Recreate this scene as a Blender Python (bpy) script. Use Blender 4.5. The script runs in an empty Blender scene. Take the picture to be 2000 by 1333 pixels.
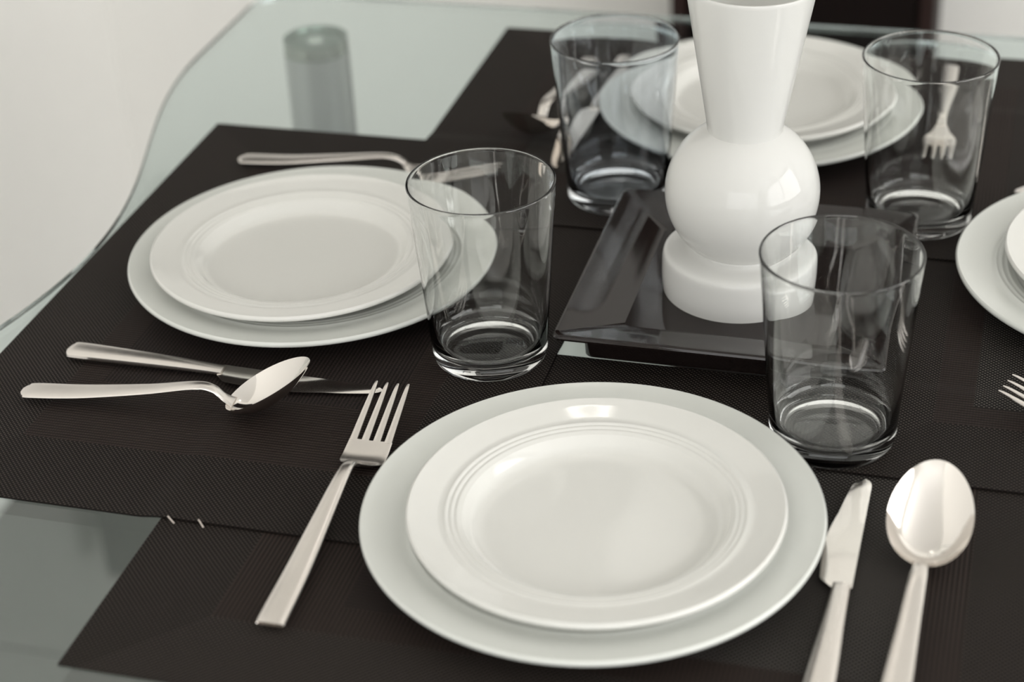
import bpy, bmesh, math, random
from mathutils import Vector, Matrix

# ------------------------------------------------------------------ camera, world, lights, exposure
sc = bpy.context.scene
col = sc.collection
PI = math.pi

F_PX, PITCH, ROLL, CAM_H = 3649.0, 0.548386, -0.0520916, 0.570141
cd = bpy.data.cameras.new('camera')
cam = bpy.data.objects.new('camera', cd)
col.objects.link(cam)
fw = Vector((0, math.cos(PITCH), -math.sin(PITCH)))
rt = Vector((1, 0, 0))
up = Vector((0, math.sin(PITCH), math.cos(PITCH)))
r2 = math.cos(ROLL) * rt + math.sin(ROLL) * up
u2 = -math.sin(ROLL) * rt + math.cos(ROLL) * up
cam.matrix_world = Matrix((
    (r2.x, u2.x, -fw.x, 0), (r2.y, u2.y, -fw.y, 0), (r2.z, u2.z, -fw.z, CAM_H), (0, 0, 0, 1)))
cd.sensor_width = 36
cd.lens = F_PX * 36 / 2000
cd.clip_start = 0.05
cd.dof.use_dof = True
cd.dof.focus_distance = 1.03
cd.dof.aperture_fstop = 5.0
sc.camera = cam
sc.cycles.diffuse_bounces = 6
sc.cycles.max_bounces = 16
sc.cycles.transmission_bounces = 16

sc.view_settings.view_transform = 'Standard'
sc.view_settings.look = 'None'
sc.view_settings.gamma = 1
sc.view_settings.use_curve_mapping = False
sc.view_settings.exposure = -1.26

w = bpy.data.worlds.new('world')
sc.world = w
w.use_nodes = True
w.node_tree.nodes['Background'].inputs[0].default_value = (0.95, 0.98, 1.0, 1)
w.node_tree.nodes['Background'].inputs[1].default_value = 1.0

# the table frame: u to the right along the table, v away from the viewer
TH = math.radians(-17.0)
CU, SU = math.cos(TH), math.sin(TH)
def xy(u, v):
    return (u * CU - v * SU, u * SU + v * CU)
FLOOR_Z, CEIL_Z = -0.74, 1.72
U0, U1, V0, V1 = -1.12, 2.5, -2.3, 2.0      # the room in table coordinates

def area(name, u, v, z, du, dv, dz, sx, sy, power, colr):
    l = bpy.data.lights.new(name, 'AREA')
    l.shape = 'RECTANGLE'
    l.size, l.size_y = sx, sy
    l.energy = power
    l.color = colr
    o = bpy.data.objects.new(name, l)
    x, y = xy(u, v)
    o.location = (x, y, z)
    dx, dy = xy(du, dv)
    o.rotation_euler = Vector((dx, dy, dz)).to_track_quat('-Z', 'Y').to_euler()
    col.objects.link(o)
    return o
# daylight from the right-hand window; the front one is unseen, added as fill
area('window_light_right', U1 + 0.16, 0.1, 0.72, -1, 0, -0.05, 3.1, 1.75, 205, (1.0, 0.985, 0.965))
area('fill_light_front', 0.5, V0 - 0.16, 0.72, 0, 1, -0.05, 3.0, 1.75, 115, (1.0, 0.99, 0.975))

# ------------------------------------------------------------------ materials
def mat(name, color, rough=0.5, metal=0.0, spec=0.5, coat=0.0, trans=0.0, ior=1.5):
    m = bpy.data.materials.new(name)
    m.use_nodes = True
    b = m.node_tree.nodes['Principled BSDF']
    b.inputs['Base Color'].default_value = (*color, 1)
    b.inputs['Roughness'].default_value = rough
    b.inputs['Metallic'].default_value = metal
    b.inputs['Specular IOR Level'].default_value = spec
    b.inputs['Coat Weight'].default_value = coat
    b.inputs['Coat Roughness'].default_value = 0.04
    b.inputs['Transmission Weight'].default_value = trans
    b.inputs['IOR'].default_value = ior
    return m

class N:
    """small node-graph helper"""
    def __init__(self, m):
        self.t = m.node_tree
        self.b = m.node_tree.nodes['Principled BSDF']
    def new(self, typ, **k):
        n = self.t.nodes.new(typ)
        for a, v in k.items():
            setattr(n, a, v)
        return n
    def link(self, a, b):
        self.t.links.new(a, b)
    def math(self, op, a, b=None, c=None, clamp=False):
        n = self.new('ShaderNodeMath', operation=op, use_clamp=clamp)
        for i, v in enumerate((a, b, c)):
            if v is None:
                continue
            if isinstance(v, (int, float)):
                n.inputs[i].default_value = v
            else:
                self.link(v, n.inputs[i])
        return n.outputs[0]
    def mix(self, f, a, b):
        n = self.new('ShaderNodeMix', data_type='RGBA')
        for s, v in ((n.inputs[0], f), (n.inputs[6], a), (n.inputs[7], b)):
            if isinstance(v, (int, float)):
                s.default_value = v
            elif isinstance(v, tuple):
                s.default_value = (*v, 1)
            else:
                self.link(v, s)
        return n.outputs[2]
    def mixf(self, f, a, b):
        n = self.new('ShaderNodeMix', data_type='FLOAT')
        for s, v in ((n.inputs[0], f), (n.inputs[2], a), (n.inputs[3], b)):
            if isinstance(v, (int, float)):
                s.default_value = v
            else:
                self.link(v, s)
        return n.outputs[0]

def noise_tint(m, scale, c1, c2, bump=0.0, rough=None, detail=3):
    g = N(m)
    tc = g.new('ShaderNodeTexCoord')
    nz = g.new('ShaderNodeTexNoise')
    nz.inputs['Scale'].default_value = scale
    nz.inputs['Detail'].default_value = detail
    g.link(tc.outputs['Object'], nz.inputs['Vector'])
    g.link(g.mix(nz.outputs['Fac'], c1, c2), g.b.inputs['Base Color'])
    if bump:
        bp = g.new('ShaderNodeBump')
        bp.inputs['Strength'].default_value = bump
        bp.inputs['Distance'].default_value = 0.001
        g.link(nz.outputs['Fac'], bp.inputs['Height'])
        g.link(bp.outputs['Normal'], g.b.inputs['Normal'])
    if rough:
        g.link(g.mixf(nz.outputs['Fac'], rough[0], rough[1]), g.b.inputs['Roughness'])
    return m

M_WALL = noise_tint(mat('pale_plaster', (0.8, 0.78, 0.74), 0.8, spec=0.2), 30, (0.86, 0.85, 0.82), (0.885, 0.875, 0.845), 0.08)
M_CEIL = noise_tint(mat('ceiling_paint', (0.85, 0.84, 0.82), 0.9, spec=0.1), 20, (0.90, 0.895, 0.88), (0.92, 0.915, 0.90))
M_FLOOR = noise_tint(mat('pale_floor_tile', (0.27, 0.265, 0.245), 0.35), 6, (0.125, 0.125, 0.115), (0.15, 0.15, 0.14), 0.02)
M_GROUT = mat('tile_joint', (0.2, 0.19, 0.18), 0.8)
M_WOOD = mat('dark_mahogany', (0.02, 0.008, 0.006), 0.5, spec=0.12)
M_WFRAME = mat('window_frame_paint', (0.8, 0.8, 0.78), 0.4)

def wood(m, c1, c2):
    g = N(m)
    tc = g.new('ShaderNodeTexCoord')
    mp = g.new('ShaderNodeMapping')
    mp.inputs['Scale'].default_value = (30, 30, 2)
    g.link(tc.outputs['Object'], mp.inputs['Vector'])
    nz = g.new('ShaderNodeTexNoise')
    nz.inputs['Scale'].default_value = 4
    nz.inputs['Detail'].default_value = 6
    g.link(mp.outputs[0], nz.inputs['Vector'])
    g.link(g.mix(nz.outputs['Fac'], c1, c2), g.b.inputs['Base Color'])
wood(M_WOOD, (0.0035, 0.0018, 0.0014), (0.007, 0.0036, 0.003))
M_WOOD2 = mat('reddish_mahogany', (0.04, 0.015, 0.012), 0.45, spec=0.2)
wood(M_WOOD2, (0.014, 0.007, 0.006), (0.028, 0.014, 0.012))

M_CHINA = noise_tint(mat('white_porcelain', (0.82, 0.81, 0.77), 0.05), 14, (0.645, 0.643, 0.615), (0.665, 0.663, 0.635))
M_CHINA2 = noise_tint(mat('cool_white_porcelain', (0.76, 0.78, 0.74), 0.16), 14, (0.62, 0.635, 0.605), (0.64, 0.655, 0.625))
M_OPAL = noise_tint(mat('white_opal_glass', (0.86, 0.85, 0.82), 0.06), 10, (0.78, 0.78, 0.76), (0.80, 0.80, 0.78))
def translucent(m, fac, colr):
    t = m.node_tree
    b = t.nodes['Principled BSDF']
    tr = t.nodes.new('ShaderNodeBsdfTranslucent')
    tr.inputs['Color'].default_value = (*colr, 1)
    mx = t.nodes.new('ShaderNodeMixShader')
    mx.inputs[0].default_value = fac
    t.links.new(b.outputs[0], mx.inputs[1])
    t.links.new(tr.outputs[0], mx.inputs[2])
    t.links.new(mx.outputs[0], t.nodes['Material Output'].inputs['Surface'])
translucent(M_OPAL, 0.30, (0.80, 0.80, 0.78))
M_OPALFOOT = mat('clear_cased_glass_edge', (0.50, 0.485, 0.45), 0.05, coat=0.6)
M_TRAY = noise_tint(mat('glossy_dark_brown_ceramic', (0.016, 0.012, 0.011), 0.04, spec=0.36), 25, (0.011, 0.008, 0.007), (0.016, 0.011, 0.010))
M_STEEL = mat('polished_cutlery_steel', (0.80, 0.765, 0.73), 0.08, metal=1)
M_STEEL_H = noise_tint(mat('satin_cutlery_steel', (0.80, 0.75, 0.69), 0.26, metal=1), 200, (0.68, 0.645, 0.61), (0.73, 0.69, 0.655), rough=(0.23, 0.27))
M_LEG = mat('brushed_steel', (0.45, 0.46, 0.46), 0.38, metal=1)
M_LEGCAP = mat('leg_cap_metal', (0.30, 0.33, 0.29), 0.25, metal=1)
M_THREAD = mat('pale_thread', (0.45, 0.40, 0.36), 0.6)

def brushed(m):
    g = N(m)
    tc = g.new('ShaderNodeTexCoord')
    mp = g.new('ShaderNodeMapping')
    mp.inputs['Scale'].default_value = (600, 600, 4)
    g.link(tc.outputs['Object'], mp.inputs['Vector'])
    nz = g.new('ShaderNodeTexNoise')
    nz.inputs['Scale'].default_value = 1
    g.link(mp.outputs[0], nz.inputs['Vector'])
    g.link(g.mixf(nz.outputs['Fac'], 0.3, 0.5), g.b.inputs['Roughness'])
brushed(M_LEG)

def glass(name, tint, density=0.0, vol=(1, 1, 1), rough=0.0):
    m = mat(name, tint, rough, trans=1.0, ior=1.5)
    if density:
        n = m.node_tree.nodes.new('ShaderNodeVolumeAbsorption')
        n.inputs['Color'].default_value = (*vol, 1)
        n.inputs['Density'].default_value = density
        m.node_tree.links.new(n.outputs[0], m.node_tree.nodes['Material Output'].inputs['Volume'])
    return m
M_TUMBLER = glass('clear_tumbler_glass', (0.985, 0.995, 0.99))
M_TABLE = glass('pale_green_table_glass', (0.965, 0.99, 0.985), 26.0, (0.42, 0.66, 0.64))

def weave_material(name, hx, hy, flip):
    """woven vinyl: a border, a striped frame and a centre field of different weaves (hx, hy: half sizes)"""
    m = mat(name, (0.02, 0.017, 0.015), 0.6, spec=0.10)
    g = N(m)
    tc = g.new('ShaderNodeTexCoord')
    sp = g.new('ShaderNodeSeparateXYZ')
    g.link(tc.outputs['Object'], sp.inputs[0])
    X, Y = sp.outputs[0], sp.outputs[1]
    dx = g.math('SUBTRACT', hx, g.math('ABSOLUTE', X))
    dy = g.math('SUBTRACT', hy, g.math('ABSOLUTE', Y))
    d = g.math('MINIMUM', dx, dy)
    # centre field, shifted to one end of the mat
    cx = g.math('SUBTRACT', g.math('ABSOLUTE', g.math('SUBTRACT', X, -0.02 * flip)), hx - 0.094)
    cy = g.math('SUBTRACT', g.math('ABSOLUTE', Y), hy - 0.075)
    inner = g.math('LESS_THAN', g.math('MAXIMUM', cx, cy), 0.0)
    border = g.math('LESS_THAN', d, 0.055)
    frame = g.math('SUBTRACT', g.math('SUBTRACT', 1.0, border), inner, clamp=True)
    side = g.math('LESS_THAN', dy, dx)            # long sides against short ends
    k = 2 * PI / 0.0027
    sx = g.math('SINE', g.math('MULTIPLY', X, k))
    sy = g.math('SINE', g.math('MULTIPLY', Y, k))
    # staggered dots
    dots = g.math('MULTIPLY', sx, sy)
    dots = g.math('MULTIPLY', g.math('SUBTRACT', dots, 0.12), 2.2, clamp=True)
    # ribs across the long axis with a fine cross thread
    k2 = 2 * PI / 0.0023
    rib = g.math('MULTIPLY_ADD', g.math('SINE', g.math('MULTIPLY', X, k2)), 0.5, 0.5)
    ribf = g.math('MULTIPLY', rib, g.math('MULTIPLY_ADD', g.math('SINE', g.math('MULTIPLY', Y, k2 * 1.5)), 0.2, 0.8))
    rib_y = g.math('MULTIPLY_ADD', g.math('SINE', g.math('MULTIPLY', Y, k2)), 0.5, 0.5)
    nz = g.new('ShaderNodeTexNoise')
    nz.inputs['Scale'].default_value = 18
    g.link(tc.outputs['Object'], nz.inputs['Vector'])
    blot = nz.outputs['Fac']
    DARK = (0.0056, 0.0041, 0.0035)
    c_bord = g.mix(dots, DARK, g.mix(side, (0.052, 0.043, 0.037), (0.066, 0.055, 0.048)))
    c_frame = g.mix(ribf, (0.0085, 0.0062, 0.0052), g.mix(blot, (0.040, 0.029, 0.0245), (0.034, 0.0245, 0.0215)))
    half = g.math('GREATER_THAN', g.math('MULTIPLY', X, -flip), 0.0)
    c_in1 = g.mix(dots, (0.006, 0.005, 0.0047), (0.095, 0.086, 0.077))
    c_in2 = g.mix(rib_y, (0.0075, 0.0057, 0.0050), (0.027, 0.020, 0.018))
    c = g.mix(border, g.mix(inner, c_frame, g.mix(half, c_in2, c_in1)), c_bord)
    g.link(c, g.b.inputs['Base Color'])
    hgt = g.mixf(frame, dots, ribf)
    bp = g.new('ShaderNodeBump')
    bp.inputs['Strength'].default_value = 0.55
    bp.inputs['Distance'].default_value = 0.0004
    g.link(hgt, bp.inputs['Height'])
    g.link(bp.outputs['Normal'], g.b.inputs['Normal'])
    return m

# ------------------------------------------------------------------ mesh helpers
def obj(name, me, material, parent=None, smooth=True, angle=35):
    if isinstance(me, bmesh.types.BMesh):
        bm = me
        bmesh.ops.recalc_face_normals(bm, faces=bm.faces)
        me = bpy.data.meshes.new(name)
        bm.to_mesh(me)
        bm.free()
    me.materials.append(material)
    if smooth:
        me.polygons.foreach_set('use_smooth', [True] * len(me.polygons))
        me.set_sharp_from_angle(angle=math.radians(angle))
    o = bpy.data.objects.new(name, me)
    col.objects.link(o)
    o.parent = parent
    return o

def tag(o, label=None, cat=None, group=None, kind=None):
    for k, v in (('label', label), ('category', cat), ('group', group), ('kind', kind)):
        if v:
            o[k] = v
    return o

def thing(name, label, cat, loc, rz=0.0, group=None):
    o = bpy.data.objects.new(name, None)
    o.empty_display_size = 0.02
    col.objects.link(o)
    o.location = loc
    o.rotation_euler = (0, 0, rz)
    return tag(o, label, cat, group)

def dup(root, loc, rz, label, group=None):
    r = root.copy()
    col.objects.link(r)
    r.location = loc
    r.rotation_euler = (0, 0, rz)
    r['label'] = label
    if group:
        r['group'] = group
    for ch in list(root.children):
        c = ch.copy()
        col.objects.link(c)
        c.parent = r
        for gch in list(ch.children):
            d = gch.copy()
            col.objects.link(d)
            d.parent = c
    return r

def box(bm, x0, x1, y0, y1, z0, z1, bevel=0.0):
    vs = [bm.verts.new((x, y, z)) for x in (x0, x1) for y in (y0, y1) for z in (z0, z1)]
    fs = [(0, 1, 3, 2), (4, 6, 7, 5), (0, 4, 5, 1), (2, 3, 7, 6), (0, 2, 6, 4), (1, 5, 7, 3)]
    faces = [bm.faces.new([vs[i] for i in f]) for f in fs]
    if bevel:
        es = list({e for f in faces for e in f.edges})
        bmesh.ops.bevel(bm, geom=es, offset=bevel, segments=2, affect='EDGES', profile=0.5)
    return bm

def chaikin(p, it=2):
    for _ in range(it):
        q = [p[0]]
        for a, b in zip(p[:-1], p[1:]):
            q.append((a[0] * .75 + b[0] * .25, a[1] * .75 + b[1] * .25))
            q.append((a[0] * .25 + b[0] * .75, a[1] * .25 + b[1] * .75))
        q.append(p[-1])
        p = q
    return p

def lathe(prof, n=96, close=False):
    """revolve (r, z) about z; r < 1e-6 becomes a pole; close joins last to first"""
    bm = bmesh.new()
    rings = []
    for r, z in prof:
        if r < 1e-6:
            rings.append([bm.verts.new((0, 0, z))])
        else:
            rings.append([bm.verts.new((r * math.cos(2 * PI * i / n), r * math.sin(2 * PI * i / n), z)) for i in range(n)])
    pairs = list(zip(rings[:-1], rings[1:]))
    if close:
        pairs.append((rings[-1], rings[0]))
    for a, b in pairs:
        for i in range(n):
            j = (i + 1) % n
            if len(a) == 1 and len(b) == 1:
                continue
            if len(a) == 1:
                bm.faces.new((a[0], b[i], b[j]))
            elif len(b) == 1:
                bm.faces.new((a[i], b[0], a[j]))
            else:
                bm.faces.new((a[i], b[i], b[j], a[j]))
    return bm

def prism(outline, z0, z1, bevel=0.0):
    bm = bmesh.new()
    a = [bm.verts.new((x, y, z0)) for x, y in outline]
    b = [bm.verts.new((x, y, z1)) for x, y in outline]
    n = len(a)
    bm.faces.new(a[::-1])
    ft = bm.faces.new(b)
    for i in range(n):
        j = (i + 1) % n
        bm.faces.new((a[i], a[j], b[j], b[i]))
    if bevel:
        es = list(ft.edges) + [e for e in bm.edges if all(v in a for v in e.verts)]
        bmesh.ops.bevel(bm, geom=es, offset=bevel, segments=3, affect='EDGES', profile=0.5)
    return bm

# ------------------------------------------------------------------ the room
def uvbox(name, u0, u1, v0, v1, z0, z1, m, parent=None, bevel=0.0):
    """box in table coordinates: an object turned with the table"""
    bm = bmesh.new()
    box(bm, u0, u1, v0, v1, z0, z1, bevel)
    o = obj(name, bm, m, parent, smooth=False)
    if parent is None:
        o.rotation_euler = (0, 0, TH)
    return o
T = 0.15
def struct(o):
    o['kind'] = 'structure'
    return o
floor = struct(uvbox('floor', U0 - T, U1 + T, V0 - T, V1 + T, FLOOR_Z - 0.08, FLOOR_Z - 0.004, M_GROUT))
tile_me = None
TS = 0.605
for i in range(6):
    for j in range(8):
        a0, b0 = U0 + i * TS, V0 + j * TS
        a1, b1 = min(a0 + TS - 0.004, U1), min(b0 + TS - 0.004, V1)
        if a1 - a0 < 0.02 or b1 - b0 < 0.02:
            continue
        if a1 - a0 > TS - 0.01 and b1 - b0 > TS - 0.01:
            if tile_me is None:
                bm = bmesh.new()
                box(bm, 0, TS - 0.004, 0, TS - 0.004, -0.006, 0, 0.001)
                t = obj('tile', bm, M_FLOOR, floor, smooth=False)
                tile_me = t.data
            else:
                t = bpy.data.objects.new('tile', tile_me)
                col.objects.link(t)
                t.parent = floor
        else:
            bm = bmesh.new()
            box(bm, 0, a1 - a0, 0, b1 - b0, -0.006, 0, 0.001)
            t = obj('tile', bm, M_FLOOR, floor, smooth=False)
        t.location = (a0, b0, FLOOR_Z)
struct(uvbox('ceiling', U0 - T, U1 + T, V0 - T, V1 + T, CEIL_Z, CEIL_Z + 0.1, M_CEIL))
struct(uvbox('wall_back', U0 - T, U1 + T, V1, V1 + T, FLOOR_Z, CEIL_Z, M_WALL))
struct(uvbox('wall_left', U0 - T, U0, V0 - T, V1, FLOOR_Z, CEIL_Z, M_WALL))
# right and front walls with a window opening each, the front one added for fill
def wall_with_hole(name, along, a0, a1, w0, w1, t0, t1, z0, z1):
    bm = bmesh.new()
    for (p0, p1, q0, q1) in ((a0, w0, FLOOR_Z, CEIL_Z), (w1, a1, FLOOR_Z, CEIL_Z), (w0, w1, FLOOR_Z, z0), (w0, w1, z1, CEIL_Z)):
        if along == 'v':
            box(bm, t0, t1, p0, p1, q0, q1)
        else:
            box(bm, p0, p1, t0, t1, q0, q1)
    o = obj(name, bm, M_WALL, None, smooth=False)
    o.rotation_euler = (0, 0, TH)
    return struct(o)
WZ0, WZ1 = -0.12, 1.56
wall_with_hole('wall_right', 'v', V0 - T, V1, -1.42, 1.62, U1, U1 + T, WZ0, WZ1)
wall_with_hole('wall_front', 'u', U0, U1, -0.95, 1.95, V0 - T, V0, WZ0, WZ1)
def window(name, along, w0, w1, t0, t1):
    r = bpy.data.objects.new(name, None)
    col.objects.link(r)
    r.rotation_euler = (0, 0, TH)
    struct(r)
    def bar(p0, p1, z0, z1, nm):
        bm = bmesh.new()
        if along == 'v':
            box(bm, t0, t1, p0, p1, z0, z1, 0.004)
        else:
            box(bm, p0, p1, t0, t1, z0, z1, 0.004)
        obj(nm, bm, M_WFRAME, r, smooth=False)
    f = 0.06
    bar(w0, w0 + f, WZ0, WZ1, 'window_stile')
    bar(w1 - f, w1, WZ0, WZ1, 'window_stile')
    mid = (w0 + w1) / 2
    bar(mid - f / 2, mid + f / 2, WZ0 + f, WZ1 - f, 'window_mullion')
    bar(w0 + f, w1 - f, WZ0, WZ0 + f, 'window_rail')
    bar(w0 + f, w1 - f, WZ1 - f, WZ1, 'window_rail')
window('window_1', 'v', -1.42, 1.62, U1 + 0.03, U1 + 0.09)
window('added_window_front', 'u', -0.95, 1.95, V0 - 0.09, V0 - 0.03)  # unseen window behind the viewer, added to let in fill light

# ------------------------------------------------------------------ dark cabinet at the back wall
cu, cv = -0.236, V1
cab = thing('wooden_cabinet', 'very dark brown wooden cabinet against the pale wall behind the table', 'cabinet', (*xy(cu, cv), FLOOR_Z), TH)
def cpart(name, x0, x1, y0, y1, z0, z1, m, parent=cab, bv=0.003):
    bm = bmesh.new()
    box(bm, x0, x1, y0, y1, z0, z1, bv)
    return obj(name, bm, m, parent, smooth=False)
cpart('body', -0.140, 0.140, -0.10, -0.002, 0.06, 1.3, M_WOOD)
cpart('plinth', -0.132, 0.132, -0.09, -0.002, 0.0, 0.06, M_WOOD)
cpart('stile', -0.140, -0.124, -0.122, -0.10, 0.06, 1.3, M_WOOD2)
cpart('stile', 0.124, 0.140, -0.122, -0.10, 0.06, 1.3, M_WOOD2)
cdoor = cpart('door', -0.122, 0.122, -0.118, -0.10, 0.065, 1.295, M_WOOD)
cpart('handle', -0.112, -0.104, -0.135, -0.118, 0.72, 0.86, M_WOOD2, cdoor)

wc = thing('reflection_cabinet', 'unseen dark cabinet added above the frame for its dark reflection in the left knife', 'cabinet', (*xy(-0.76, V1), 0.50), TH)  # added out of view so the left knife blade reflects something dark
def wpart(name, x0, x1, y0, y1, z0, z1, m, parent=wc):
    return cpart(name, x0, x1, y0, y1, z0, z1, m, parent)
wpart('body', -0.32, 0.32, -0.30, -0.002, 0.0, 0.43, M_WOOD)
for sgn in (-1, 1):
    wd = wpart('door', min(sgn * 0.003, sgn * 0.318), max(sgn * 0.003, sgn * 0.318), -0.32, -0.301, 0.004, 0.426, M_WOOD)
    wpart('handle', sgn * 0.03 - 0.006, sgn * 0.03 + 0.006, -0.336, -0.32, 0.05, 0.20, M_WOOD2, wd)

# ------------------------------------------------------------------ ceiling lamp (seen as a ring in the nearest plate)
lx, ly = 0.10, 1.84
lamp = thing('ceiling_lamp', 'small round ring lamp on the ceiling beyond the table', 'lamp', (lx, ly, CEIL_Z))
obj('canopy', lathe([(0, -0.0), (0.06, 0), (0.06, -0.03), (0, -0.03)], 48), M_WFRAME, lamp)
M_GLOW = mat('lit_lamp_diffuser', (1, 0.95, 0.88), 0.5)
gb = M_GLOW.node_tree.nodes['Principled BSDF']
gb.inputs['Emission Color'].default_value = (1.0, 0.95, 0.89, 1)
gb.inputs['Emission Strength'].default_value = 48
ring = lathe([(0.038 + 0.0055 * math.cos(a), -0.053 + 0.0055 * math.sin(a)) for a in [2 * PI * i / 12 for i in range(12)]], 64, close=True)
rg = obj('glowing_ring', ring, M_GLOW, lamp)
for k in range(3):
    bm = bmesh.new()
    box(bm, 0.022, 0.038, -0.004, 0.004, -0.052, -0.028)
    a = obj('arm', bm, M_WFRAME, lamp, smooth=False)
    a.rotation_euler = (0, 0, 2 * PI * k / 3)

# ------------------------------------------------------------------ glass table
TCU, TCV = -0.150, 0.963
table = thing('glass_table', 'glass dining table with wavy edge and steel tube legs', 'table', (*xy(TCU, TCV), FLOOR_Z), TH)
def half_w(dv):
    t = min(1.0, abs(dv + 0.02) / 0.32)
    return 0.4226 + 0.064 * (0.5 - 0.5 * math.cos(PI * t))
HV, HVN, RC = 0.443, 0.520, 0.035
BEV, BEVZ = 0.0014, 0.0014
def table_rows(inset):
    rows = []
    for k in range(9):
        a = PI / 2 * k / 8
        rows.append((-HVN + RC - RC * math.cos(a), half_w(-HVN) - RC + RC * math.sin(a)))
    nn = 60
    for i in range(1, nn):
        dv = -HVN + RC + (HV + HVN - 2 * RC) * i / nn
        rows.append((dv, half_w(dv)))
    for k in range(9):
        a = PI / 2 * k / 8
        rows.append((HV - RC + RC * math.sin(a), half_w(HV) - RC + RC * math.cos(a)))
    f = lambda dv: max(-HVN + inset, min(HV - inset, dv))
    return [(f(dv), hw - inset) for dv, hw in rows]
bm = bmesh.new()
layers = []
for inset, z in ((BEV, 0.0), (0.0004, -BEVZ), (0.0, -BEVZ - 0.0006), (0.0, -0.0094), (0.0006, -0.0100)):
    layers.append([(bm.verts.new((-hw, dv, z - FLOOR_Z)), bm.verts.new((hw, dv, z - FLOOR_Z))) for dv, hw in table_rows(inset)])
for ly_ in (layers[0], layers[-1]):
    for a, b in zip(ly_[:-1], ly_[1:]):
        bm.faces.new((a[0], a[1], b[1], b[0]))
loops = [[r[1] for r in ly_] + [r[0] for r in ly_[::-1]] for ly_ in layers]
for A_, B_ in zip(loops[:-1], loops[1:]):
    for i in range(len(A_)):
        j = (i + 1) % len(A_)
        bm.faces.new((A_[i], A_[j], B_[j], B_[i]))
bmesh.ops.remove_doubles(bm, verts=bm.verts, dist=1e-7)
top = obj('glass_top', bm, M_TABLE, table, angle=12)
leg_me = None
for sx in (-1, 1):
    for sy in (-1, 1):
        zt = -0.0102 - FLOOR_Z
        lg = obj('leg', lathe([(0, 0.012), (0.0264, 0.012), (0.0264, zt - 0.012), (0.0255, zt - 0.0115), (0, zt - 0.0115)], 64), M_LEG, table)
        lg.location = (sx * 0.408, sy * 0.36, 0)
        obj('mounting_disc', lathe([(0, zt - 0.0112), (0.0262, zt - 0.0112), (0.0262, zt), (0.0225, zt), (0.0215, zt - 0.003), (0, zt - 0.003)], 64), M_LEGCAP, lg)
        obj('bolt_head', lathe([(0, zt - 0.0005), (0.006, zt - 0.001), (0.0075, zt - 0.0028), (0, zt - 0.0029)], 24), M_STEEL, lg)
        obj('foot_disc', lathe([(0, 0), (0.032, 0), (0.032, 0.008), (0.028, 0.012), (0, 0.012)], 48), M_LEGCAP, lg)

# ------------------------------------------------------------------ placemats (rectangles in table coordinates)
RA = (-0.5665, -0.2425, 0.687, 1.1435)
RF = (-0.403, 0.056, 0.573, 0.8815)
RB = (-0.405, 0.052, 1.033, 1.357)
RR = (-0.083, 0.241, 0.7975, 1.254)
MT = 0.0010
def over(rect, u, v, edge=0.014):
    du = max(rect[0] - u, 0, u - rect[1])
    dv = max(rect[2] - v, 0, v - rect[3])
    d = math.hypot(du, dv) / edge
    if d >= 1:
        return 0.0
    return 1 - d * d * (3 - 2 * d)
def lift_for(below):
    return lambda u, v: max([0.0] + [over(r, u, v) * h for r, h in below])
STEP = 0.0014
lifts = {'F': lambda u, v: 0.0, 'A': lift_for([(RF, STEP)]), 'R': lift_for([(RF, STEP)])}
def lift_b(u, v):
    return max(over(RA, u, v) * STEP, over(RR, u, v) * STEP)
lifts['B'] = lift_b
def mat_top(u, v):
    h = 0.0
    for r, k in ((RF, 'F'), (RA, 'A'), (RR, 'R'), (RB, 'B')):
        if r[0] <= u <= r[1] and r[2] <= v <= r[3]:
            h = max(h, 0.0003 + MT + lifts[k](u, v))
    return h
def placemat(rect, lift, long_v, material, label):
    uc, vc = (rect[0] + rect[1]) / 2, (rect[2] + rect[3]) / 2
    rz = TH + (PI / 2 if long_v else 0)
    if long_v:
        hx, hy = (rect[3] - rect[2]) / 2, (rect[1] - rect[0]) / 2
    else:
        hx, hy = (rect[1] - rect[0]) / 2, (rect[3] - rect[2]) / 2
    nx, ny = 96, 68
    bm = bmesh.new()
    g = []
    for layer in (0, 1):
        rows = []
        for i in range(nx + 1):
            row = []
            for j in range(ny + 1):
                x, y = -hx + 2 * hx * i / nx, -hy + 2 * hy * j / ny
                u, v = (uc - y, vc + x) if long_v else (uc + x, vc + y)
                row.append(bm.verts.new((x, y, 0.0003 + layer * MT + lift(u, v))))
            rows.append(row)
        g.append(rows)
    for i in range(nx):
        for j in range(ny):
            bm.faces.new((g[1][i][j], g[1][i + 1][j], g[1][i + 1][j + 1], g[1][i][j + 1]))
            bm.faces.new((g[0][i][j], g[0][i][j + 1], g[0][i + 1][j + 1], g[0][i + 1][j]))
    rim = [(i, 0) for i in range(nx)] + [(nx, j) for j in range(ny)] + [(i, ny) for i in range(nx, 0, -1)] + [(0, j) for j in range(ny, 0, -1)]
    for k in range(len(rim)):
        a, b = rim[k], rim[(k + 1) % len(rim)]
        bm.faces.new((g[0][a[0]][a[1]], g[0][b[0]][b[1]], g[1][b[0]][b[1]], g[1][a[0]][a[1]]))
    t = obj('placemat', bm, material, None, angle=40)
    t.location = (*xy(uc, vc), 0)
    t.rotation_euler = (0, 0, rz)
    return tag(t, label, 'placemat', 'woven placemats')
MW1 = weave_material('brown_woven_vinyl', 0.228, 0.162, -1)
MW2 = weave_material('brown_woven_vinyl_turned', 0.228, 0.162, 1)
mat_f = placemat(RF, lifts['F'], False, MW1, 'dark brown woven placemat under the nearest plates, at the bottom of the picture')
mat_a = placemat(RA, lifts['A'], True, MW1, 'dark brown woven placemat under the left-hand plates, knife and spoon')
mat_r = placemat(RR, lifts['R'], True, MW2, 'dark brown woven placemat under the plates cut off by the right edge')
mat_b = placemat(RB, lifts['B'], False, MW2, 'dark brown woven placemat under the farthest plates, beyond the vase')
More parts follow.
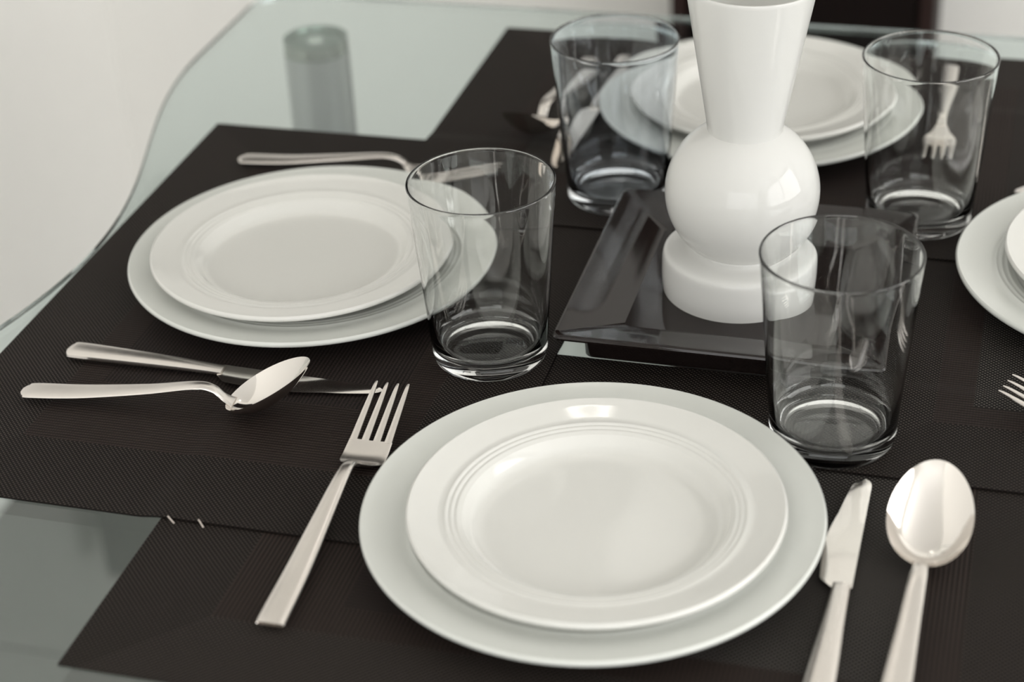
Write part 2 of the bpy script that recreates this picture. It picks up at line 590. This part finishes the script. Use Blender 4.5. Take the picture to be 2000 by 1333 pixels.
# two loose thread ends on the near edge of the left mat
for (u, v, a) in ((-0.3965, 0.6855, -0.6), (-0.3800, 0.6858, -0.75)):
    bm = bmesh.new()
    box(bm, -0.003, 0.003, -0.0004, 0.0004, -0.0003, 0.0003, 0.0001)
    t = obj('loose_thread', bm, M_THREAD, mat_a)
    t['label'] = 'pale loose thread at the mat edge'
    # into the mat's own frame (x along v, y along -u)
    uc, vc = (RA[0] + RA[1]) / 2, (RA[2] + RA[3]) / 2
    t.location = (v - vc, -(u - uc), 0.0026)
    t.rotation_euler = (0, 0.25, a - PI / 2)

# ------------------------------------------------------------------ plates
def plate_parts(root, R, rim_z, rise, m, ridge=0.00045):
    """rise: height where the rim starts; well floor at 0.006"""
    w0, w1 = 0.60 * R, 0.705 * R
    well = chaikin([(0, 0.0062), (0.40 * R, 0.0060), (w0, 0.0062), (0.655 * R, 0.0078), (0.685 * R, rise - 0.0022), (w1, rise)], 3)
    th = 0.0036
    def rz(r):
        return rise + (rim_z - rise) * ((r - w1) / (R - w1))
    rim = [(w1, rise)]
    for c in (0.735, 0.765, 0.795):
        r = c * R
        rim += [(r - 0.0011, rz(r) + 0.0000), (r - 0.0004, rz(r) + ridge), (r + 0.0004, rz(r) + ridge * 0.8), (r + 0.0010, rz(r + 0.001) - 0.0001)]
    rim += [(0.84 * R, rz(0.84 * R)), (0.92 * R, rz(0.92 * R) - 0.0001), (R - 0.0022, rim_z - 0.0003)]
    rim += [(R - 0.0012, rim_z), (R - 0.0003, rim_z - 0.0006), (R, rim_z - 0.0018), (R - 0.0005, rim_z - 0.0030), (R - 0.002, rim_z - th - 0.0002)]
    rim += [(0.85 * R, rz(0.85 * R) - th - 0.0006), (w1, rise - th - 0.0012)]
    obj('rim', lathe(rim, 128), m, root, angle=50)
    under = [(w1, rise - th - 0.0012), (0.66 * R, 0.0035), (0.62 * R, 0.0022), (0, 0.0022)]
    obj('well', lathe(well[::-1][::-1] , 128), m, root, angle=60)
    obj('underside', lathe(under, 96), m, root, angle=60)
    obj('foot_ring', lathe([(0.58 * R, 0.0024), (0.575 * R, 0.0006), (0.57 * R, 0.0), (0.55 * R, 0.0), (0.545 * R, 0.0006), (0.54 * R, 0.0024)], 96), m, root)
RL, RS = 0.115, 0.09296
def big_plate(x, y, z, label):
    t = thing('dinner_plate', label, 'plate', (x, y, z), 0, 'large white plates')
    plate_parts(t, RL, 0.0165, 0.0115, M_CHINA2)
    return t
def small_plate(x, y, z, label):
    t = thing('dessert_plate', label, 'plate', (x, y, z), 0, 'small white plates')
    plate_parts(t, RS, 0.0195, 0.0140, M_CHINA)
    return t
ZP = {}
bp0 = None
plates = [('nearest', (0.0349, 0.7431), (0.0366, 0.7351)), ('left', (-0.1203, 1.0264), (-0.1264, 1.018)),
          ('far', (0.185, 1.2231), (0.187, 1.2215)), ('right', (0.381, 0.9522), (0.387, 0.9522))]
LBL = {'nearest': ('large white porcelain plate nearest the viewer, under a smaller plate', 'small white porcelain plate on top of the nearest large plate'),
       'left': ('large white porcelain plate at the left, beside the knife and spoon', 'small ridged white plate stacked on the left-hand large plate'),
       'far': ('large white porcelain plate behind the white vase', 'small white plate stacked on the large plate behind the vase'),
       'right': ('large white porcelain plate cut off by the right edge', 'small white plate on the large plate cut off by the right edge')}
first = None
def uv_of(x, y):
    return (x * CU + y * SU, -x * SU + y * CU)
for key, (bx_, by_), (sx_, sy_) in plates:
    z = mat_top(*uv_of(bx_, by_)) + (STEP if key == 'left' else 0) + 0.0001
    if first is None:
        first = (big_plate(bx_, by_, z, LBL[key][0]), small_plate(sx_, sy_, z + 0.0063, LBL[key][1]))
    else:
        dup(first[0], (bx_, by_, z), 0, LBL[key][0])
        dup(first[1], (sx_, sy_, z + 0.0063), 0, LBL[key][1])

# ------------------------------------------------------------------ tumblers
gp = [(0, 0.0010), (0.0240, 0.0010), (0.0275, 0.0004), (0.0295, 0.0), (0.0312, 0.0004), (0.0324, 0.0018), (0.0330, 0.0040),
      (0.0336, 0.010), (0.0343, 0.020), (0.0358, 0.040), (0.0375, 0.062), (0.0393, 0.086), (0.0410, 0.1085),
      *[(0.04055 + 0.00072 * math.cos(PI * i / 10), 0.1106 + 0.0010 * math.sin(PI * i / 10)) for i in range(11)], (0.0398, 0.1085),
      (0.0380, 0.086), (0.0362, 0.062), (0.0343, 0.040), (0.0324, 0.020), (0.0312, 0.0130), (0.0296, 0.0098), (0.0268, 0.0082), (0.022, 0.0074), (0, 0.0070)]
M_TUMBLER_B = glass('bluish_tumbler_glass', (0.93, 0.965, 1.0))
def tumbler(x, y, label, first=[None], tint=None):
    z = mat_top(*uv_of(x, y)) + 0.0002
    if first[0] is None:
        o = obj('drinking_glass', lathe(gp, 128), M_TUMBLER, None, angle=80)
        first[0] = o
    else:
        o = first[0].copy()
        col.objects.link(o)
    if tint:
        o.material_slots[0].link = 'OBJECT'
        o.material_slots[0].material = tint
    o.location = (x, y, z)
    return tag(o, label, 'glass', 'clear drinking glasses')
tumbler(-0.0126, 0.9163, 'empty clear glass tumbler in front of the left-hand plates')
tumbler(0.1669, 0.8150, 'empty clear glass tumbler beside the nearest plates, overlapping the dark tray')
tumbler(0.2637, 1.0539, 'empty clear glass tumbler between the far plates and the right-hand plates')
tumbler(0.0751, 1.1085, 'empty faintly bluish glass tumbler left of the vase, with cutlery showing through it', tint=M_TUMBLER_B)

# ------------------------------------------------------------------ tray and vase
tray = thing('square_tray', 'glossy dark brown square ceramic dish under the white vase', 'tray', (*xy(-0.148, 0.9625), 0.0002), TH)
def rsq(h, r, z, n=8):
    pts = []
    for cx, cy, a0 in ((1, 1, 0), (-1, 1, 90), (-1, -1, 180), (1, -1, 270)):
        for i in range(n + 1):
            a = math.radians(a0 + 90 * i / n)
            pts.append((cx * (h - r) + r * math.cos(a), cy * (h - r) + r * math.sin(a), z))
    return pts
def loft(rings, cap0=True, cap1=True):
    bm = bmesh.new()
    vr = [[bm.verts.new(p) for p in r] for r in rings]
    n = len(vr[0])
    for a, b in zip(vr[:-1], vr[1:]):
        for i in range(n):
            j = (i + 1) % n
            bm.faces.new((a[i], a[j], b[j], b[i]))
    if cap0:
        bm.faces.new(vr[0][::-1])
    if cap1:
        bm.faces.new(vr[-1])
    return bm
HT = 0.0945
obj('dish', loft([rsq(0.076, 0.006, 0.0030), rsq(0.079, 0.006, 0.0118), rsq(HT - 0.004, 0.005, 0.0168), rsq(HT - 0.0005, 0.005, 0.0188), rsq(HT, 0.005, 0.0202),
                  rsq(HT - 0.0006, 0.005, 0.0214), rsq(HT - 0.0020, 0.005, 0.0219), rsq(HT - 0.0040, 0.004, 0.0216),
                  rsq(0.0500, 0.004, 0.0088), rsq(0.0470, 0.003, 0.0077), rsq(0.0440, 0.003, 0.0074)]), M_TRAY, tray, angle=25)
obj('foot', loft([rsq(0.0785, 0.006, 0.0), rsq(0.0795, 0.006, 0.0006), rsq(0.0800, 0.006, 0.0120)]), M_TRAY, tray, angle=25)

vase = thing('vase', 'white opal glass vase with round globe and flared neck on the dark tray', 'vase', (0.136, 0.9635, 0.0086))
vase.rotation_euler = (0, math.radians(1.2), 0)
obj('base_edge', lathe([(0, 0.0), (0.0422, 0.0), (0.0436, 0.0007), (0.0443, 0.0032)], 96), M_OPALFOOT, vase)
obj('base', lathe(chaikin([(0.0443, 0.0032), (0.0451, 0.0100), (0.0453, 0.0180), (0.0451, 0.0268), (0.0430, 0.0292), (0.0380, 0.0300), (0.0320, 0.0308), (0.0295, 0.0325)], 2), 96), M_OPAL, vase, angle=60)
gc, gr = 0.0672, 0.0446
globe = [(0.0295, 0.0322), (0.0292, 0.0335)]
a0 = math.asin(-0.0325 / gr)
a1 = math.asin(0.0395 / gr)
for i in range(41):
    a = a0 + (a1 - a0) * i / 40
    globe.append((gr * math.cos(a), gc + gr * math.sin(a)))
obj('globe', lathe(globe, 128), M_OPAL, vase, angle=60)
zb = 0.1060
obj('flared_neck', lathe([(0.0212, zb - 0.002), (0.0216, zb + 0.002), (0.0222, zb + 0.006), (0.0358, 0.1905), (0.0362, 0.1920), (0.0359, 0.1930), (0.0350, 0.1930),
                          (0.0344, 0.1915), (0.0205, zb + 0.006), (0.0190, zb - 0.01), (0, zb - 0.012)], 128), M_OPAL, vase, angle=60)

# ------------------------------------------------------------------ cutlery (local x from the handle end to the tip)
def strip(secs, n=14, cap=True):
    """loft of lens-shaped sections: (x, half width, z of the middle, thickness, crown)"""
    rings = []
    for x, hw, z, t, crown in secs:
        r = []
        for i in range(n):
            a = 2 * PI * i / n
            c, s = math.cos(a), math.sin(a)
            yy = hw * math.copysign(abs(c) ** 0.55, c)
            zz = z + 0.5 * t * math.copysign(abs(s) ** 0.8, s) + crown * (1 - (yy / max(hw, 1e-6)) ** 2)
            r.append((x, yy, zz))
        rings.append(r)
    return loft(rings)
def smooth_secs(keys, n=8):
    out = []
    m = len(keys)
    for i in range(m - 1):
        p0, p1, p2, p3 = keys[max(i - 1, 0)], keys[i], keys[i + 1], keys[min(i + 2, m - 1)]
        for k in range(n):
            t = k / n
            row = []
            for a, b, c, d in zip(p0, p1, p2, p3):
                ta, tb = (c - a) / 2, (d - b) / 2
                row.append((2 * t**3 - 3 * t**2 + 1) * b + (t**3 - 2 * t**2 + t) * ta + (-2 * t**3 + 3 * t**2) * c + (t**3 - t**2) * tb)
            out.append(tuple(row))
    out.append(keys[-1])
    return out

def handle_keys(L, neck_z, end_w, neck_w, squared):
    k = []
    if squared:
        k += [(0.0, end_w * 0.86, 0.0030, 0.0016, 0.0), (0.0012, end_w, 0.0032, 0.0022, 0.0)]
    else:
        k += [(0.0, end_w * 0.35, 0.0030, 0.0012, 0.0), (0.0022, end_w * 0.78, 0.0031, 0.0018, 0.0001), (0.007, end_w, 0.0034, 0.0022, 0.0002)]
    k += [(0.30 * L, end_w * 0.92, 0.0052, 0.0024, 0.0002), (0.62 * L, end_w * 0.70, 0.0100, 0.0024, 0.0003),
          (0.86 * L, neck_w * 1.15, neck_z, 0.0026, 0.0004), (0.95 * L, neck_w, neck_z * 0.90, 0.0028, 0.0005)]
    return k

def make_spoon(loc, rz, label, squared):
    t = thing('spoon', label, 'spoon', loc, rz, 'steel spoons')
    L = 0.122
    hk = handle_keys(L, 0.0150, 0.0075, 0.0036, squared)
    hk += [(L, 0.0036, 0.0082, 0.0028, 0.0004), (L + 0.005, 0.0052, 0.0056, 0.0022, 0.0)]
    obj('handle', strip(smooth_secs(hk, 6)), M_STEEL_H, t)
    # bowl: egg outline, rim plane rising towards the tip
    lb, wb, dep = 0.0500, 0.0205, 0.0125
    x0 = L + 0.001
    z0, z1 = 0.0068, 0.0345
    bm = bmesh.new()
    nr, na = 12, 48
    def pt(rho, phi, off):
        cx = x0 + lb * 0.5
        ex = lb * 0.5 * math.cos(phi) * rho
        wid = wb * (1.0 - 0.10 * math.cos(phi))
        ey = wid * math.sin(phi) * rho
        rimz = z0 + (z1 - z0) * ((cx + ex - x0) / lb)
        z = rimz - dep * (1 - rho ** 2.2) - off
        return (cx + ex, ey, z)
    up_, dn_ = [], []
    for off, lst in ((0.0, up_), (0.0013, dn_)):
        lst.append([bm.verts.new(pt(0, 0, off))])
        for i in range(1, nr + 1):
            sc_ = 1.0 if (off == 0 or i < nr) else 0.992
            lst.append([bm.verts.new(pt(i / nr * sc_, 2 * PI * k / na, off * (0.75 if i == nr else 1))) for k in range(na)])
    for lst in (up_, dn_):
        for k in range(na):
            j = (k + 1) % na
            bm.faces.new((lst[0][0], lst[1][k], lst[1][j]))
            for i in range(1, nr):
                bm.faces.new((lst[i][k], lst[i + 1][k], lst[i + 1][j], lst[i][j]))
    for k in range(na):
        j = (k + 1) % na
        bm.faces.new((up_[nr][k], dn_[nr][k], dn_[nr][j], up_[nr][j]))
    obj('bowl', bm, M_STEEL, t, angle=50)
    return t

def make_fork(loc, rz, label, squared):
    t = thing('fork', label, 'fork', loc, rz, 'steel forks')
    L = 0.124
    hk = handle_keys(L, 0.0135, 0.0072, 0.0034, squared)
    hk += [(L, 0.0036, 0.0085, 0.0028, 0.0003)]
    obj('handle', strip(smooth_secs(hk, 6)), M_STEEL_H, t)
    head = smooth_secs([(L - 0.002, 0.0036, 0.0090, 0.0026, 0.0), (L + 0.003, 0.0068, 0.0052, 0.0022, -0.0002), (L + 0.008, 0.0118, 0.0030, 0.0019, -0.0006),
                        (L + 0.015, 0.0124, 0.0030, 0.0018, -0.0009), (L + 0.0225, 0.0122, 0.0044, 0.0018, -0.0008), (L + 0.0255, 0.0121, 0.0051, 0.0018, -0.0008)], 5)
    h = obj('head', strip(head, 20), M_STEEL_H, t)
    # four tines rising to the tips
    for k in range(4):
        yc = (k - 1.5) * 0.00655
        x0 = L + 0.0245
        keys = [(x0, 0.0023, 0.0048, 0.0018, 0), (x0 + 0.012, 0.0020, 0.0080, 0.0018, 0), (x0 + 0.026, 0.0017, 0.0118, 0.0017, 0),
                (x0 + 0.038, 0.0012, 0.0150, 0.0014, 0), (x0 + 0.0425, 0.0006, 0.0160, 0.0008, 0)]
        bm = strip(smooth_secs(keys, 4), 10)
        for v in bm.verts:
            f = (v.co.x - x0) / 0.0425
            v.co.y += yc * (1.0 - 0.07 * f)
            v.co.z -= 0.0008 * (1 - (yc / 0.0122) ** 2)
        obj('tine', bm, M_STEEL_H, h)
    return t

def make_knife(loc, rz, label, squared, flip=1, tiltx=0.0, bl=0.099, taper=0.0095):
    t = thing('knife', label, 'knife', loc, rz, 'steel knives')
    t.rotation_euler = (tiltx, 0, rz)
    L = 0.100
    k = []
    ew = 0.0078
    if squared:
        k += [(0.0, ew * 0.86, 0.0030, 0.0034, 0), (0.0014, ew, 0.0031, 0.0046, 0)]
    else:
        k += [(0.0, ew * 0.4, 0.0032, 0.0024, 0), (0.0022, ew * 0.82, 0.0032, 0.0042, 0), (0.007, ew, 0.0033, 0.0050, 0.0002)]
    k += [(0.04, ew * 0.86, 0.0036, 0.0050, 0.0002), (0.075, ew * 0.66, 0.0036, 0.0044, 0.0002), (0.096, ew * 0.56, 0.0034, 0.0036, 0), (L, ew * 0.55, 0.0033, 0.0030, 0)]
    obj('handle', strip(smooth_secs(k, 6)), M_STEEL_H, t)
    # blade: straight spine, bellied edge, rounded tip
    spine, edge = [], []
    nb = 56
    for i in range(nb + 1):
        s = i / nb
        x = L - 0.002 + bl * s
        sp = 0.0050 - 0.0012 * s
        if s < 0.06:
            ed = -0.0050 - 0.0058 * (s / 0.06)
        else:
            ed = -0.0108 - 0.0018 * math.sin(PI * min(1, (s - 0.06) / 0.6)) + taper * max(0, (s - 0.35) / 0.65) ** 1.9
        if s > 0.93:                      # rounded end
            q = min(1.0, (s - 0.93) / 0.07)
            m_, h_ = (sp + ed) / 2, (sp - ed) / 2 * max(0.12, math.sqrt(max(0.0, 1 - q * q)))
            sp, ed = m_ + h_, m_ - h_
        spine.append((x, flip * sp))
        edge.append((x, flip * ed))
    bm = bmesh.new()
    rows = []
    for (x, ys), (_, ye) in zip(spine, edge):
        r = []
        for f, th in ((0, 0.0016), (0.33, 0.0013), (0.7, 0.0009), (1.0, 0.0002)):
            y = ys + (ye - ys) * f
            r.append((bm.verts.new((x, y, 0.0030 + th / 2)), bm.verts.new((x, y, 0.0030 - th / 2))))
        rows.append(r)
    for a, b in zip(rows[:-1], rows[1:]):
        for i in range(3):
            bm.faces.new((a[i][0], b[i][0], b[i + 1][0], a[i + 1][0]))
            bm.faces.new((a[i][1], a[i + 1][1], b[i + 1][1], b[i][1]))
        bm.faces.new((a[0][0], a[0][1], b[0][1], b[0][0]))
        bm.faces.new((a[3][0], b[3][0], b[3][1], a[3][1]))
    for r in (rows[0], rows[-1]):
        bm.faces.new([p[0] for p in r] + [p[1] for p in r[::-1]])
    obj('blade', bm, M_STEEL, t, angle=40)
    return t

def along(p_end, p_tip):
    return math.atan2(p_tip[1] - p_end[1], p_tip[0] - p_end[0])
def at(p, dz=0.0):
    return (p[0], p[1], mat_top(*uv_of(*p)) + dz)
R_ = math.radians
ZM = 0.0028
make_fork((-0.1200, 0.6840, 0.0016), R_(73.8), 'steel fork with square-ended handle at the left of the nearest plates', True)
make_knife((0.1187, 0.5940, 0.0014), R_(72.0), 'steel knife between the nearest plates and the front spoon', True, flip=-1, bl=0.089, taper=0.0062)
make_spoon((0.1475, 0.5795, 0.0014), R_(70.4), 'steel spoon with bowl towards the viewer, at the right of the nearest plates', True)
make_knife((-0.2606, 0.942, 0.0016), R_(-18.9), 'round-handled steel knife between the left-hand plates and the left spoon', False)
make_spoon((-0.2790, 0.8980, 0.0028), R_(-13.0), 'round-handled steel spoon lying in front of the left-hand knife', False)
make_fork((-0.1845, 1.1905, 0.0016), R_(-16.5), 'steel fork on the far side of the left-hand plates', False)
make_spoon((0.0715, 1.3360, 0.0016), R_(-110.0), 'out-of-focus steel spoon left of the far plates', False)
make_knife((0.1010, 1.3340, 0.0016), R_(-110.0), 'steel knife beside the far plates, seen through a glass', False)
make_fork((0.3390, 1.2900, 0.0016), R_(-106.0), 'steel fork right of the far plates, seen through a glass', False)
make_fork((0.4150, 0.7190, 0.0028), R_(143.0), 'steel fork whose tines reach in at the right edge below the plates', False)
make_knife((0.5200, 1.1300, 0.0016), R_(195.0), 'steel knife mostly cut off by the right edge beyond the plates', False)
